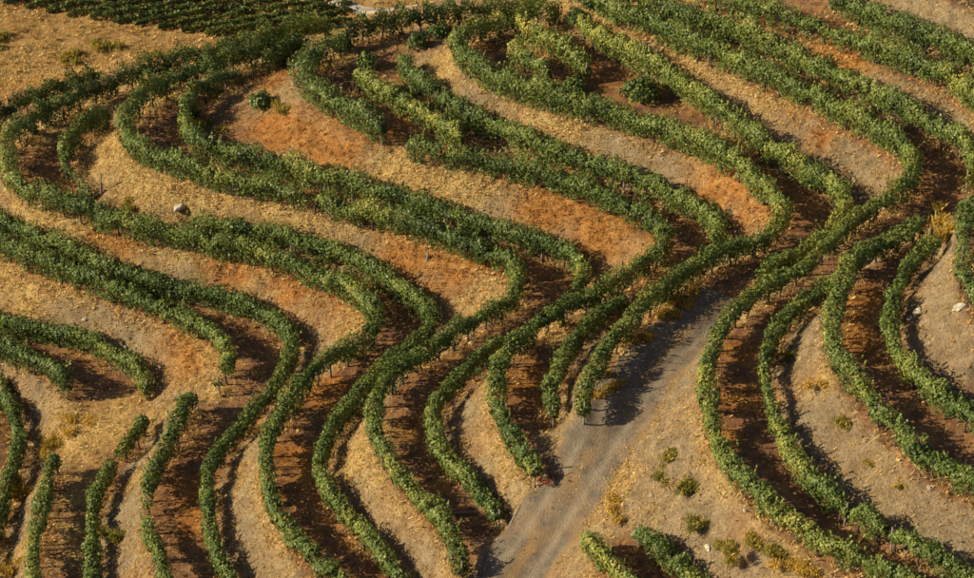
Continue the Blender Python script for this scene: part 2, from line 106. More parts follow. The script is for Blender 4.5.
PLANTS = [
    ('weed', 7.65, -15.48, 0.32, 0.45, 'w', 0.45, 'green weed on the bank right of the track, uppermost of the weed group'),
    ('weed', 7.24, -16.37, 0.34, 0.40, 'w', 0.42, 'round green weed at the rim of the bank just right of the dirt track'),
    ('weed', 8.23, -17.74, 0.42, 0.55, 'w', 0.40, 'largest green weed in the middle of the bank right of the track'),
    ('weed', 8.53, -19.25, 0.34, 0.50, 'w', 0.40, 'lowest weed of the chain on the bank, above the dark bottom row'),
    ('weed', 9.96, -21.39, 0.36, 0.50, 'w', 0.50, 'dull green weed left of three under the lower right spur row'),
    ('weed', 10.67, -21.71, 0.42, 0.50, 'w', 0.55, 'yellowish middle weed of three under the lower right spur row'),
    ('weed', 11.54, -22.48, 0.38, 0.45, 'w', 0.45, 'olive weed right of three under the lower right spur row'),
    ('weed', 12.10, -23.35, 0.40, 0.35, 'w', 0.93, 'bright yellow weed at the bottom edge under the spur row'),
    ('weed', 12.76, -23.80, 0.42, 0.30, 'w', 0.90, 'orange yellow dry weed at the bottom edge, right of the bright yellow weed'),
    ('weed', 15.54, -18.64, 0.18, 0.20, 'w', 0.60, 'tiny weed high on the bare tan bank of the lower right spur'),
    ('weed', 16.67, -20.25, 0.20, 0.20, 'w', 0.75, 'tiny yellow weed in the middle of the bare tan bank'),
    ('weed', 13.05, -10.78, 0.25, 0.50, 'w', 0.35, 'small green weed touching the inner row of the lower right spur'),
    ('weed', 14.71, -16.05, 0.36, 0.40, 'w', 0.50, 'olive weed on the tan bank under the middle spur row'),
    ('weed', 14.19, -14.19, 0.36, 0.30, 'w', 0.90, 'yellow dry grass clump on the tan bank of the lower right spur'),
    ('weed', -17.07, -9.64, 0.36, 0.65, 'w', 0.40, 'green weed right of the thin row at lower left'),
    ('weed', -22.32, -3.60, 0.42, 0.70, 'w', 0.60, 'yellow green weed at the lower left between two short rows'),
    ('weed', -22.03, -9.68, 0.36, 0.50, 'w', 0.75, 'yellow weed in the lower left corner'),
    ('weed', 20.68, -4.47, 0.40, 0.70, 'w', 0.72, 'yellow weed at the head of the middle spur row, right side'),
    ('weed', 21.18, 0.02, 0.30, 0.60, 'w', 0.60, 'olive weed behind the yellow one at the head of the spur row'),
    ('weed', -24.49, 34.90, 0.42, 0.50, 'w', 0.50, 'green bush in the middle of the golden field'),
    ('weed', -23.20, 35.71, 0.42, 0.50, 'w', 0.50, 'smaller bush in the golden field, right of the green one'),
    ('weed', -29.40, 36.76, 0.40, 0.50, 'w', 0.50, 'green bush in the golden field at the left edge'),
    ('weed', -19.78, 33.49, 0.60, 0.50, 'w', 0.45, 'low green weed where the golden field meets the far vine row'),
    ('weed', -14.77, 17.18, 0.50, 0.50, 'w', 0.55, 'olive weed beside the second nose under the orange bank'),
    ('weed', -18.51, 11.83, 0.30, 0.40, 'w', 0.50, 'small weed above the long row on the tan bank at left'),
    ('weed', -10.80, 16.84, 0.35, 0.40, 'w', 0.55, 'weed at the foot of the lone vine on the orange bank'),
    ('shrub', 2.67, -14.39, 0.30, 0.50, 'red', 0.60, 'reddish dry shrub at the left edge of the track'),
    ('weed', 8.28, -4.54, 0.38, 0.45, 'w', 0.72, 'yellow weed at the upper end of the track verge'),
    ('weed', 9.02, -3.75, 0.40, 0.45, 'w', 0.80, 'golden weed where the vine row meets the track head'),
    ('weed', 6.91, -6.52, 0.33, 0.40, 'w', 0.85, 'golden weed halfway along the track verge'),
    ('weed', 5.52, -9.87, 0.33, 0.40, 'w', 0.70, 'yellow green weed on the track verge beside the row end'),
    ('weed', 4.87, -10.78, 0.30, 0.35, 'w', 0.80, 'lowest golden weed on the track verge by the row end'),
    ('weed', 5.42, -16.73, 0.40, 0.30, 'w', 0.80, 'dry tuft on the right rim of the dirt track'),
    ('weed', -20.38, -0.23, 0.45, 0.40, 'w', 0.88, 'golden grass clump at the top of the pale strip at lower left'),
    ('weed', -21.35, -0.69, 0.40, 0.50, 'w', 0.65, 'olive grass clump beside the golden one at lower left'),
    ('grapevine', 13.47, -1.84, 0.85, 1.45, 'v', 0.25, 'short thick dark vine clump at the head of the track'),
    ('grapevine', -12.07, 17.98, 0.65, 1.20, 'v', 0.42, 'lone round vine on the orange bank right of the second nose'),
    ('grapevine', -15.92, 18.01, 0.55, 1.30, 'v', 0.27, 'dark single vine at the bend inside the second nose'),
    ('grapevine', -6.41, 20.22, 0.55, 1.10, 'v', 0.50, 'lone vine behind the thick leafy block near the top'),
    ('grapevine', -9.47, 20.78, 0.50, 1.20, 'v', 0.45, 'single vine at the head of the thick leafy block'),
    ('grapevine', 4.39, 14.60, 0.70, 1.10, 'v', 0.50, 'lone vine between the short row and reddish soil at top middle'),
    ('grapevine', 7.88, 13.99, 0.95, 1.50, 'v', 0.42, 'broad single vine left of the yellowish row near the top'),
    ('grapevine', 6.09, 18.85, 0.50, 1.10, 'v', 0.50, 'yellowish vine at the head of the row right of top middle'),
    ('grapevine', 4.86, 20.70, 0.60, 1.20, 'v', 0.25, 'dark vine at the top middle beside golden grass'),
    ('grapevine', 5.61, 21.16, 0.60, 1.20, 'v', 0.22, 'dark vine at the top edge, right of the skyline row end'),
    ('grapevine', -3.75, 21.89, 0.60, 1.20, 'v', 0.33, 'vine on the back of the fourth nose, left of the golden tip'),
    ('grapevine', -2.68, 22.99, 0.60, 1.20, 'v', 0.33, 'vine just left of the fourth nose under the skyline row'),
    ('grapevine', -11.50, 24.24, 0.55, 1.20, 'v', 0.28, 'left vine of the pair behind the rust platform of the upper spur'),
    ('grapevine', -7.89, 22.02, 0.55, 1.30, 'v', 0.27, 'dark vine at the junction behind the thick leafy block'),
    ('grapevine', -17.79, 21.30, 0.50, 1.20, 'v', 0.28, 'bushy vine standing out of the second nose far row'),
]
STONES = [
    (-15.87, 11.15, 0.30, 0, 1.5, 'pale stone on the tan bank at upper left, above the long row'),
    (20.13, -11.40, 0.26, 0, 1.5, 'pale block of stone near the right edge on the bare bank'),
    (18.59, -10.09, 0.22, 0, 1.0, 'pale stone beside the inner spur row, left of the larger block'),
    (18.22, -10.19, 0.18, 1, 1.3, 'small grey stone touching the inner spur row'),
    (-20.60, 6.75, 0.15, 0, 1.0, 'tiny white stone on the tan bank at the left'),
    (9.03, -20.60, 0.16, 0, 1.4, 'flat pale stone on the bank right of the track at the bottom'),
    (10.47, -20.28, 0.12, 1, 1.0, 'small grey stone under the weeds of the lower right spur'),
    (17.73, -20.82, 0.13, 1, 1.0, 'small grey stone on the rim above the bare bank at right'),
]
POLES = [
    (-20.26, 13.19, 1.50, 0.00, 1.50, 'grey upright stake beside the hooked row at far left'),
    (0.27, 19.62, 2.00, 0.05, 0.00, 'pale pole lying on the platform near the top middle'),
    (-0.92, -14.00, 1.30, 0.05, 0.00, 'pale pole lying across the brown platform left of the track'),
    (1.42, -15.10, 1.50, 0.90, 0.00, 'pale stick lying beside the last vine before the track'),
    (-3.00, 5.69, 0.50, 1.20, 1.20, 'short stump on the orange bank at the centre'),
]

# ------------------------------------------------------------------ relief of the hillside
def resample(pts, step):
    """smooth Catmull-Rom curve through the points, sampled at an even step"""
    P = np.array(pts, float)
    if len(P) > 2:
        Q = np.vstack([2*P[0]-P[1], P, 2*P[-1]-P[-2]])
        seg = []
        for i in range(1, len(Q)-2):
            t = np.linspace(0, 1, 14, endpoint=False)[:, None]
            a, b, c, d = Q[i-1], Q[i], Q[i+1], Q[i+2]
            seg.append(.5*((2*b)+(c-a)*t+(2*a-5*b+4*c-d)*t*t+(-a+3*b-3*c+d)*t**3))
        P = np.vstack(seg+[P[-1:]])
    L = np.r_[0, np.cumsum(np.linalg.norm(np.diff(P[:, :2], axis=0), axis=1))]
    n = max(2, int(L[-1]/step)+1)
    s = np.linspace(0, L[-1], n)
    return np.stack([np.interp(s, L, P[:, k]) for k in range(3)], 1), s

def vnoise2(x, y, seed=0):
    """smooth value noise in the plan, -1..1"""
    xi = np.floor(x).astype(np.int64); yi = np.floor(y).astype(np.int64)
    fx = x-xi; fy = y-yi
    fx = fx*fx*(3-2*fx); fy = fy*fy*(3-2*fy)
    def h(a, b):
        n = (a*374761393+b*668265263+seed*974711) & 0x7fffffff
        n = ((n ^ (n >> 13))*1274126177) & 0x7fffffff
        return ((n ^ (n >> 16)) & 0xffff)/32767.5-1
    return (h(xi, yi)*(1-fx)+h(xi+1, yi)*fx)*(1-fy)+(h(xi, yi+1)*(1-fx)+h(xi+1, yi+1)*fx)*fy

GX0, GX1, GY0, GY1 = -46., 46., -44., 78.
STEP = .32

def solve(step, init=None):
    nx = int(round((GX1-GX0)/step))+1; ny = int(round((GY1-GY0)/step))+1
    num = np.zeros((ny, nx)); den = np.zeros((ny, nx))
    def stamp(pts, rad):
        c, _ = resample(pts, step*.5)
        r = int(math.ceil(rad/step))
        for x, y, z in c:
            i = int(round((x-GX0)/step)); j = int(round((y-GY0)/step))
            for dj in range(-r, r+1):
                for di in range(-r, r+1):
                    a, b = i+di, j+dj
                    if 0 <= a < nx and 0 <= b < ny:
                        d = math.hypot(GX0+a*step-x, GY0+b*step-y)
                        if d <= max(rad, step*.6):
                            w = 1/(d+.05)**2
                            num[b, a] += w*z; den[b, a] += w
    for k, pts in ROWS.items():
        stamp(pts, .2 if k[0] == 'X' else .42)
    for n, pts in GROUND: stamp(pts, .4)
    stamp(TRACK, 1.5)
    m = den > 0
    v = num/np.maximum(den, 1e-9)
    if init is None:
        h = np.full((ny, nx), -2.)
    else:
        h = bil(init, step)
    h[m] = v[m]
    it = 1500 if init is None else 260
    for _ in range(it):
        p = np.pad(h, 1, mode='edge')
        g = .25*(p[:-2, 1:-1]+p[2:, 1:-1]+p[1:-1, :-2]+p[1:-1, 2:])
        h = h+1.0*(g-h); h[m] = v[m]
    return h

def bil(h, step):
    """resample a solved grid onto a finer or coarser one"""
    ny, nx = h.shape
    mx = int(round((GX1-GX0)/step))+1; my = int(round((GY1-GY0)/step))+1
    X = np.linspace(0, nx-1, mx); Y = np.linspace(0, ny-1, my)
    x0 = np.minimum(X.astype(int), nx-2); y0 = np.minimum(Y.astype(int), ny-2)
    fx = (X-x0)[None, :]; fy = (Y-y0)[:, None]
    a = h[y0][:, x0]; b = h[y0][:, x0+1]; c = h[y0+1][:, x0]; d = h[y0+1][:, x0+1]
    return (a*(1-fx)+b*fx)*(1-fy)+(c*(1-fx)+d*fx)*fy

HGT = solve(2.56); HGT = solve(1.28, HGT); HGT = solve(.64, HGT); HGT = solve(STEP, HGT)
for _ in range(2):
    p = np.pad(HGT, 1, mode='edge')
    HGT = .5*HGT+.125*(p[:-2, 1:-1]+p[2:, 1:-1]+p[1:-1, :-2]+p[1:-1, 2:])

def sample(h, x, y):
    fx = np.clip((np.asarray(x, float)-GX0)/STEP, 0, h.shape[1]-1.001)
    fy = np.clip((np.asarray(y, float)-GY0)/STEP, 0, h.shape[0]-1.001)
    i = fx.astype(int); j = fy.astype(int); fx = fx-i; fy = fy-j
    return (h[j, i]*(1-fx)+h[j, i+1]*fx)*(1-fy)+(h[j+1, i]*(1-fx)+h[j+1, i+1]*fx)*fy

gy_, gx_ = np.gradient(HGT, STEP)
SLOPE = np.hypot(gx_, gy_)

def dist_to(pts, x, y):
    """distance in plan to a curve"""
    c, _ = resample(pts, .4)
    d = np.full(np.shape(x), 1e9)
    for a, b in zip(c[:-1, :2], c[1:, :2]):
        ab = b-a; t = np.clip(((x-a[0])*ab[0]+(y-a[1])*ab[1])/max(ab@ab, 1e-9), 0, 1)
        d = np.minimum(d, np.hypot(x-a[0]-t*ab[0], y-a[1]-t*ab[1]))
    return d

def relief(x, y):
    """ground height with its lumps and clods"""
    z = sample(HGT, x, y)
    sl = sample(SLOPE, x, y)
    tr = np.clip((dist_to(TRACK, x, y)-1.75)/.7, 0, 1)
    bank = np.clip((sl-.2)/.35, 0, 1)
    n = .05*vnoise2(x*.9, y*.9, 3)+.035*vnoise2(x*2.3, y*2.3, 4)+.03*vnoise2(x*4.4, y*4.4, 5)
    n = n*(1.0+.8*bank)+.03*vnoise2(x*1.6, y*3.4, 6)*(1-bank)+.10*bank*vnoise2(x*.55, y*.55, 8)
    return z+n*tr-.02*(1-tr)

# ------------------------------------------------------------------ materials
def new_mat(name):
    m = bpy.data.materials.new(name); m.use_nodes = True
    nt = m.node_tree; b = nt.nodes['Principled BSDF']
    return m, nt, b
def node(nt, t, **kw):
    n = nt.nodes.new(t)
    for k, v in kw.items(): setattr(n, k, v)
    return n
def noise(nt, scale, detail=4, rough=.55, vec=None):
    n = node(nt, 'ShaderNodeTexNoise'); n.inputs['Scale'].default_value = scale
    n.inputs['Detail'].default_value = detail; n.inputs['Roughness'].default_value = rough
    if vec: nt.links.new(vec, n.inputs['Vector'])
    return n.outputs['Fac']
def ramp(nt, fac, stops):
    r = node(nt, 'ShaderNodeValToRGB'); e = r.color_ramp.elements
    while len(e) < len(stops): e.new(.5)
    for s, (p, c) in zip(e, stops):
        s.position = p; s.color = (*c, 1) if len(c) == 3 else c
    nt.links.new(fac, r.inputs[0]); return r.outputs[0]
def mix(nt, fac, a, b, mode='MIX'):
    n = node(nt, 'ShaderNodeMix', data_type='RGBA', blend_type=mode)
    for s, v in ((0, fac), (6, a), (7, b)):
        if isinstance(v, (int, float)): n.inputs[s].default_value = v
        elif isinstance(v, tuple): n.inputs[s].default_value = (*v, 1)
        else: nt.links.new(v, n.inputs[s])
    return n.outputs[2]
def math_n(nt, op, a, b=None):
    n = node(nt, 'ShaderNodeMath', operation=op)
    for s, v in ((0, a), (1, b)):
        if v is None: continue
        if isinstance(v, (int, float)): n.inputs[s].default_value = v
        else: nt.links.new(v, n.inputs[s])
    n.use_clamp = True
    return n.outputs[0]
def attr(nt, name):
    return node(nt, 'ShaderNodeAttribute', attribute_name=name).outputs['Fac']
def bump(nt, b, h, dist, strength=1.0):
    n = node(nt, 'ShaderNodeBump'); n.inputs['Distance'].default_value = dist; n.inputs['Strength'].default_value = strength
    nt.links.new(h, n.inputs['Height']); nt.links.new(n.outputs[0], b.inputs['Normal'])

def soil_material():
    m, nt, b = new_mat('terrace_soil')
    geo = node(nt, 'ShaderNodeNewGeometry').outputs['Position']
    big = noise(nt, .35, 5, .6, geo); mid = noise(nt, 1.6, 6, .65, geo); fine = noise(nt, 9, 5, .7, geo)
    speck = noise(nt, 26, 3, .6, geo)
    bank = ramp(nt, mid, [(.25, (.17, .122, .078)), (.45, (.27, .198, .122)), (.62, (.36, .272, .172)), (.8, (.42, .34, .235))])
    bank = mix(nt, math_n(nt, 'MULTIPLY', ramp(nt, big, [(.45, (0, 0, 0)), (.7, (1, 1, 1))]), .35), bank, (.30, .165, .07))
    plat = ramp(nt, mid, [(.25, (.12, .066, .046)), (.45, (.24, .125, .07)), (.62, (.38, .19, .08)), (.8, (.46, .29, .15))])
    c = mix(nt, attr(nt, 'bank'), plat, bank)
    gold = ramp(nt, mid, [(.25, (.31, .175, .06)), (.5, (.54, .345, .12)), (.75, (.66, .48, .21))])
    rust = ramp(nt, mid, [(.25, (.24, .085, .02)), (.5, (.46, .18, .035)), (.75, (.58, .30, .075))])
    brk = ramp(nt, fine, [(.3, (.35, .35, .35)), (.6, (1, 1, 1))])
    c = mix(nt, math_n(nt, 'MULTIPLY', attr(nt, 'rust'), brk), c, rust)
    c = mix(nt, math_n(nt, 'MULTIPLY', attr(nt, 'gold'), brk), c, gold)
    field = ramp(nt, mid, [(.25, (.24, .135, .05)), (.5, (.42, .25, .09)), (.75, (.52, .33, .14))])
    c = mix(nt, attr(nt, 'field'), c, field)
    c = mix(nt, 1.0, c, ramp(nt, fine, [(.28, (.42, .42, .42)), (.48, (.95, .95, .95)), (.7, (1.3, 1.27, 1.22))]), 'MULTIPLY')
    c = mix(nt, math_n(nt, 'MULTIPLY', ramp(nt, speck, [(.66, (0, 0, 0)), (.72, (1, 1, 1))]), .5), c, (.46, .37, .27))
    nt.links.new(c, b.inputs['Base Color']); b.inputs['Roughness'].default_value = .95
    b.inputs['Specular IOR Level'].default_value = .1
    h = math_n(nt, 'ADD', math_n(nt, 'MULTIPLY', fine, .7), math_n(nt, 'MULTIPLY', speck, .3))
    bump(nt, b, h, .30, 1.0)
    return m

def track_material(name, c0, c1, c2):
    m, nt, b = new_mat(name)
    geo = node(nt, 'ShaderNodeNewGeometry').outputs['Position']
    mid = noise(nt, 1.3, 6, .65, geo); fine = noise(nt, 12, 4, .7, geo)
    c = ramp(nt, mid, [(.3, c0), (.5, c1), (.75, c2)])
    c = mix(nt, 1.0, c, ramp(nt, fine, [(.3, (.7, .7, .7)), (.7, (1.2, 1.2, 1.2))]), 'MULTIPLY')
    c = mix(nt, math_n(nt, 'MULTIPLY', ramp(nt, noise(nt, .7, 5, .7, geo), [(.45, (0, 0, 0)), (.62, (1, 1, 1))]), .6), c, (.25, .15, .075))
    c = mix(nt, math_n(nt, 'MULTIPLY', attr(nt, 'rut'), math_n(nt, 'MULTIPLY', mid, 1.2)), c, c2)
    c = mix(nt, attr(nt, 'verge'), c, (.30, .18, .065))
    nt.links.new(c, b.inputs['Base Color']); b.inputs['Roughness'].default_value = .95
    b.inputs['Specular IOR Level'].default_value = .1
    bump(nt, b, fine, .13, .9)
    return m

def leaf_material(name, stops, trans=.09, rough=.45):
    m, nt, b = new_mat(name)
    c = ramp(nt, attr(nt, 'tint'), stops)
    nt.links.new(c, b.inputs['Base Color']); b.inputs['Roughness'].default_value = rough
    b.inputs['Specular IOR Level'].default_value = .2
    t = node(nt, 'ShaderNodeBsdfTranslucent'); nt.links.new(mix(nt, 1.0, c, (1.25, 1.2, .6), 'MULTIPLY'), t.inputs['Color'])
    s = node(nt, 'ShaderNodeMixShader'); s.inputs[0].default_value = trans
    nt.links.new(b.outputs[0], s.inputs[1]); nt.links.new(t.outputs[0], s.inputs[2])
    nt.links.new(s.outputs[0], nt.nodes['Material Output'].inputs['Surface'])
    return m

def plain_material(name, c0, c1, scale=8, rough=.85, bd=.02):
    m, nt, b = new_mat(name)
    tc = node(nt, 'ShaderNodeTexCoord').outputs['Object']
    n = noise(nt, scale, 5, .65, tc)
    nt.links.new(ramp(nt, n, [(.3, c0), (.7, c1)]), b.inputs['Base Color'])
    b.inputs['Roughness'].default_value = rough; b.inputs['Specular IOR Level'].default_value = .2
    bump(nt, b, n, bd, .7)
    return m

M_SOIL = soil_material()
M_TRACK = track_material('packed_earth_shade_toned', (.10, .079, .063), (.165, .13, .098), (.28, .225, .165))  # packed grey-brown earth, tones darkened overall to carry the vine rows' shade
M_PALE = track_material('pale_gravel', (.42, .37, .31), (.55, .5, .43), (.68, .63, .56))
VINE = [(0, (.024, .040, .015)), (.3, (.058, .088, .022)), (.55, (.118, .154, .036)), (.78, (.21, .22, .045)), (1, (.40, .32, .06))]
M_LEAF = leaf_material('vine_leaf', VINE)
M_GRASS = leaf_material('dry_grass', [(0, (.20, .085, .025)), (.35, (.40, .21, .06)), (.65, (.56, .37, .15)), (.9, (.62, .48, .26)), (1, (.16, .19, .04))], .2, .8)
M_WEED = leaf_material('weed_leaf', [(0, (.04, .065, .016)), (.4, (.10, .135, .03)), (.7, (.24, .21, .045)), (1, (.48, .30, .06))], .25, .7)
M_RED = leaf_material('red_leaf', [(0, (.10, .03, .02)), (.5, (.24, .07, .04)), (1, (.36, .15, .07))], .25, .7)
M_BARK = plain_material('vine_bark', (.035, .025, .018), (.10, .075, .055), 20)
M_POST = plain_material('weathered_wood', (.12, .10, .08), (.27, .23, .19), 14)
M_STONE = plain_material('pale_stone', (.32, .27, .21), (.52, .46, .37), 5)
M_DSTONE = plain_material('grey_stone', (.22, .19, .16), (.38, .33, .28), 5)

# ------------------------------------------------------------------ mesh helpers
def mesh_from(name, V, faces_n, F, mat, attrs=None, smooth=False):
    """V (n,3); F (m,k) faces of k corners"""
    me = bpy.data.meshes.new(name)
    k = faces_n; m = len(F)
    me.vertices.add(len(V)); me.vertices.foreach_set('co', np.ascontiguousarray(V, np.float32).ravel())
    me.loops.add(m*k); me.loops.foreach_set('vertex_index', np.ascontiguousarray(F, np.int32).ravel())
    me.polygons.add(m); me.polygons.foreach_set('loop_start', np.arange(0, m*k, k, dtype=np.int32))
    if smooth: me.polygons.foreach_set('use_smooth', np.ones(m, bool))
    for a, vals in (attrs or {}).items():
        at = me.attributes.new(a, 'FLOAT', 'POINT'); at.data.foreach_set('value', np.ascontiguousarray(vals, np.float32))
    me.update(calc_edges=True)
    me.materials.append(mat)
    return me
def link(name, me, parent=None, loc=None):
    o = bpy.data.objects.new(name, me); col.objects.link(o)
    if loc is not None: o.location = loc
    if parent: o.parent = parent
    return o
def empty(name, loc):
    o = bpy.data.objects.new(name, None); col.objects.link(o); o.location = loc; o.empty_display_size = .3
    return o
def tag(o, label=None, cat=None, group=None, kind=None):
    if label: o['label'] = label
    if cat: o['category'] = cat
    if group: o['group'] = group
    if kind: o['kind'] = kind
    return o
def unit(v): return v/np.maximum(np.linalg.norm(v, axis=-1, keepdims=True), 1e-9)

def leaf_arrays(c, n, size, tint):
    """one folded four-cornered leaf per centre"""
    N = len(c)
    r = unit(RNG.normal(size=(N, 3))); r[:, 2] -= .7
    t = unit(r-n*np.sum(r*n, 1, keepdims=True)); s = np.cross(n, t)
    L = size[:, None]; w = L*RNG.uniform(.42, .56, (N, 1))
    f = L*RNG.uniform(-.05, .22, (N, 1))
    V = np.stack([c-t*L*.5, c+s*w-t*L*.08+n*f, c+t*L*.55, c-s*w-t*L*.08+n*f], 1).reshape(-1, 3)
    return V, np.arange(N*4, dtype=np.int32).reshape(-1, 4), np.repeat(tint, 4)

def tubes(segs, r0, r1, k=5):
    """tapered k-sided stalks from a to b"""
    V, F = [], []
    for a, b in segs:
        a = np.array(a, float); b = np.array(b, float); d = unit(b-a)
        u = unit(np.cross(d, [.31, .95, .12])); w = np.cross(d, u); o = len(V)
        for q, (p, r) in enumerate(((a, r0), (b, r1))):
            for i in range(k):
                an = 2*math.pi*i/k
                V.append(p+(u*math.cos(an)+w*math.sin(an))*r)
        for i in range(k): F.append((o+i, o+(i+1) % k, o+k+(i+1) % k, o+k+i))
        for i in range(1, k-2, 2): F.append((o+k, o+k+i, o+k+i+1, o+k+(i+2) % k))
    return np.array(V), np.array(F, np.int32)

# ------------------------------------------------------------------ hillside, one sheet
MS = .16
fx = np.arange(-34, 34.001, MS); fy = np.arange(-34, 60.001, MS)
def widen(a):
    g = np.cumsum(.3*1.28**np.arange(22))
    return np.r_[(a[0]-g)[::-1], a, a[-1]+g]
ax = widen(fx); ay = widen(fy)
XX, YY = np.meshgrid(ax, ay)
ZZ = relief(XX, YY)
nx, ny = len(ax), len(ay)
idx = np.arange(nx*ny).reshape(ny, nx)
FC = np.stack([idx[:-1, :-1], idx[:-1, 1:], idx[1:, 1:], idx[1:, :-1]], -1).reshape(-1, 4)
sl = sample(SLOPE, XX, YY)
jit = .12*vnoise2(XX*1.7, YY*1.7, 21)+.08*vnoise2(XX*5, YY*5, 22)
A_bank = np.clip((sl+jit-.2)/.3, 0, 1)
hh_ = sample(HGT, XX, YY)
A_field = np.clip((-7.0-hh_)/.6, 0, 1)*np.clip((YY-16)/4, 0, 1)
def blobs(pts, x, y):
    v = np.zeros_like(x)
    for px, py, r in pts:
        d2 = (x-px)**2+(y-py)**2
        m = d2 < 9*r*r
        v[m] += np.exp(-d2[m]/(r*r))
    n = .5+.5*vnoise2(x*.8, y*.8, 31)+.35*vnoise2(x*2.4, y*2.4, 32)
    return np.clip(v*(.45+.8*n), 0, 1)
EDGE = np.zeros_like(HGT)
for kf, pf in ROWS.items():
    if kf[0] == 'A':
        cf, _ = resample(pf, .1)
        EDGE[np.clip(((cf[:, 1]-GY0)/STEP).round().astype(int), 0, HGT.shape[0]-1), np.clip(((cf[:, 0]-GX0)/STEP).round().astype(int), 0, HGT.shape[1]-1)] = 1
for _ in range(9):
    q_ = np.pad(EDGE, 1, mode='edge')
    EDGE = np.maximum(EDGE*.985, .2*(q_[:-2, 1:-1]+q_[2:, 1:-1]+q_[1:-1, :-2]+q_[1:-1, 2:]+EDGE))
def straw(x, y):
    e = np.clip(sample(EDGE, x, y)*2.2-.25, 0, 1)*np.clip((sample(SLOPE, x, y)-.12)/.25, 0, 1)
    wild = 1-.75*np.clip((x-9)/4, 0, 1)*np.clip((4-y)/6, 0, 1)
    return np.clip(e*wild*(.32+.95*vnoise2(x*.33, y*.33, 45)+.5*vnoise2(x*1.5, y*1.5, 46)), 0, 1)
A_gold = np.clip(.85*straw(XX, YY)+blobs(GOLD, XX, YY)+.55*np.clip(vnoise2(XX*.45, YY*.45, 41)-.25, 0, 1)*A_bank, 0, 1)
A_rust = np.clip(blobs(RUST, XX, YY)+.5*np.clip(vnoise2(XX*.38, YY*.38, 43)-.25, 0, 1)+.35*np.clip(vnoise2(XX*1.1, YY*1.1, 44)-.1, 0, 1)*(1-A_bank), 0, 1)
A_gold *= 1-.85*np.clip(1.6*blobs(RUST, XX, YY), 0, 1)*A_bank
V = np.stack([XX, YY, ZZ], -1).reshape(-1, 3)
me = mesh_from('hillside', V, 4, FC, M_SOIL, {'bank': A_bank.ravel(), 'gold': A_gold.ravel(), 'rust': A_rust.ravel(), 'field': A_field.ravel()}, True)
tag(link('hillside', me), 'terraced hillside of bare tan banks and rust brown earth', kind='structure')

def track_sheet(name, pts, half, mat, label, lift, verge_w=.5):
    c, s = resample(pts, .2)
    t = unit(np.gradient(c[:, :2], axis=0)); n = np.stack([-t[:, 1], t[:, 0]], 1)
    U = np.linspace(-1, 1, 25); V = []; ve = []; ru = []
    for i in range(len(c)):
        wl_ = half*(1+.16*vnoise2(np.array([s[i]*.7]), np.array([0.3]), 51)[0]+.07*vnoise2(np.array([s[i]*2.7]), np.array([0.3]), 52)[0])
        wr_ = half*(1+.16*vnoise2(np.array([s[i]*.7]), np.array([7.3]), 53)[0]+.07*vnoise2(np.array([s[i]*2.7]), np.array([0.3]), 54)[0])
        for u in U:
            w = (wl_ if u < 0 else wr_)*u
            p = c[i, :2]+n[i]*w
            rut = -.05*math.exp(-((abs(w)-.72)/.2)**2)+.02*math.exp(-(w/.3)**2)
            ru.append(math.exp(-((abs(w)-.72)/.2)**2)); V.append((p[0], p[1], rut)); ve.append(max(0, (abs(u)-.82)/.18)+.55*math.exp(-(w/.22)**2)*max(0, vnoise2(np.array([s[i]*.9]), np.array([3.3]), 55)[0]+.2))
    V = np.array(V); edge = np.tile(np.abs(U), len(c))
    V[:, 2] += sample(HGT, V[:, 0], V[:, 1])+lift+.022*vnoise2(V[:, 0]*4, V[:, 1]*4, 56)+.025*vnoise2(V[:, 0]*1.5, V[:, 1]*1.5, 57)-np.clip((edge-.9)/.1, 0, 1)*(lift+.06)
    k = len(U); ii = np.arange(len(c)*k).reshape(len(c), k)
    Fq = np.stack([ii[:-1, :-1], ii[:-1, 1:], ii[1:, 1:], ii[1:, :-1]], -1).reshape(-1, 4)
    me = mesh_from(name, V, 4, Fq, mat, {'verge': np.clip(ve, 0, 1), 'rut': np.array(ru)}, True)
    tag(link(name, me), label, kind='structure')
track_sheet('dirt_track', TRACK, 1.8, M_TRACK, 'grey packed dirt track climbing between the two spurs', .05)
track_sheet('gravel_track', PALE_TRACK, .55, M_PALE, 'pale gravel track at the far vineyard corner', .10)

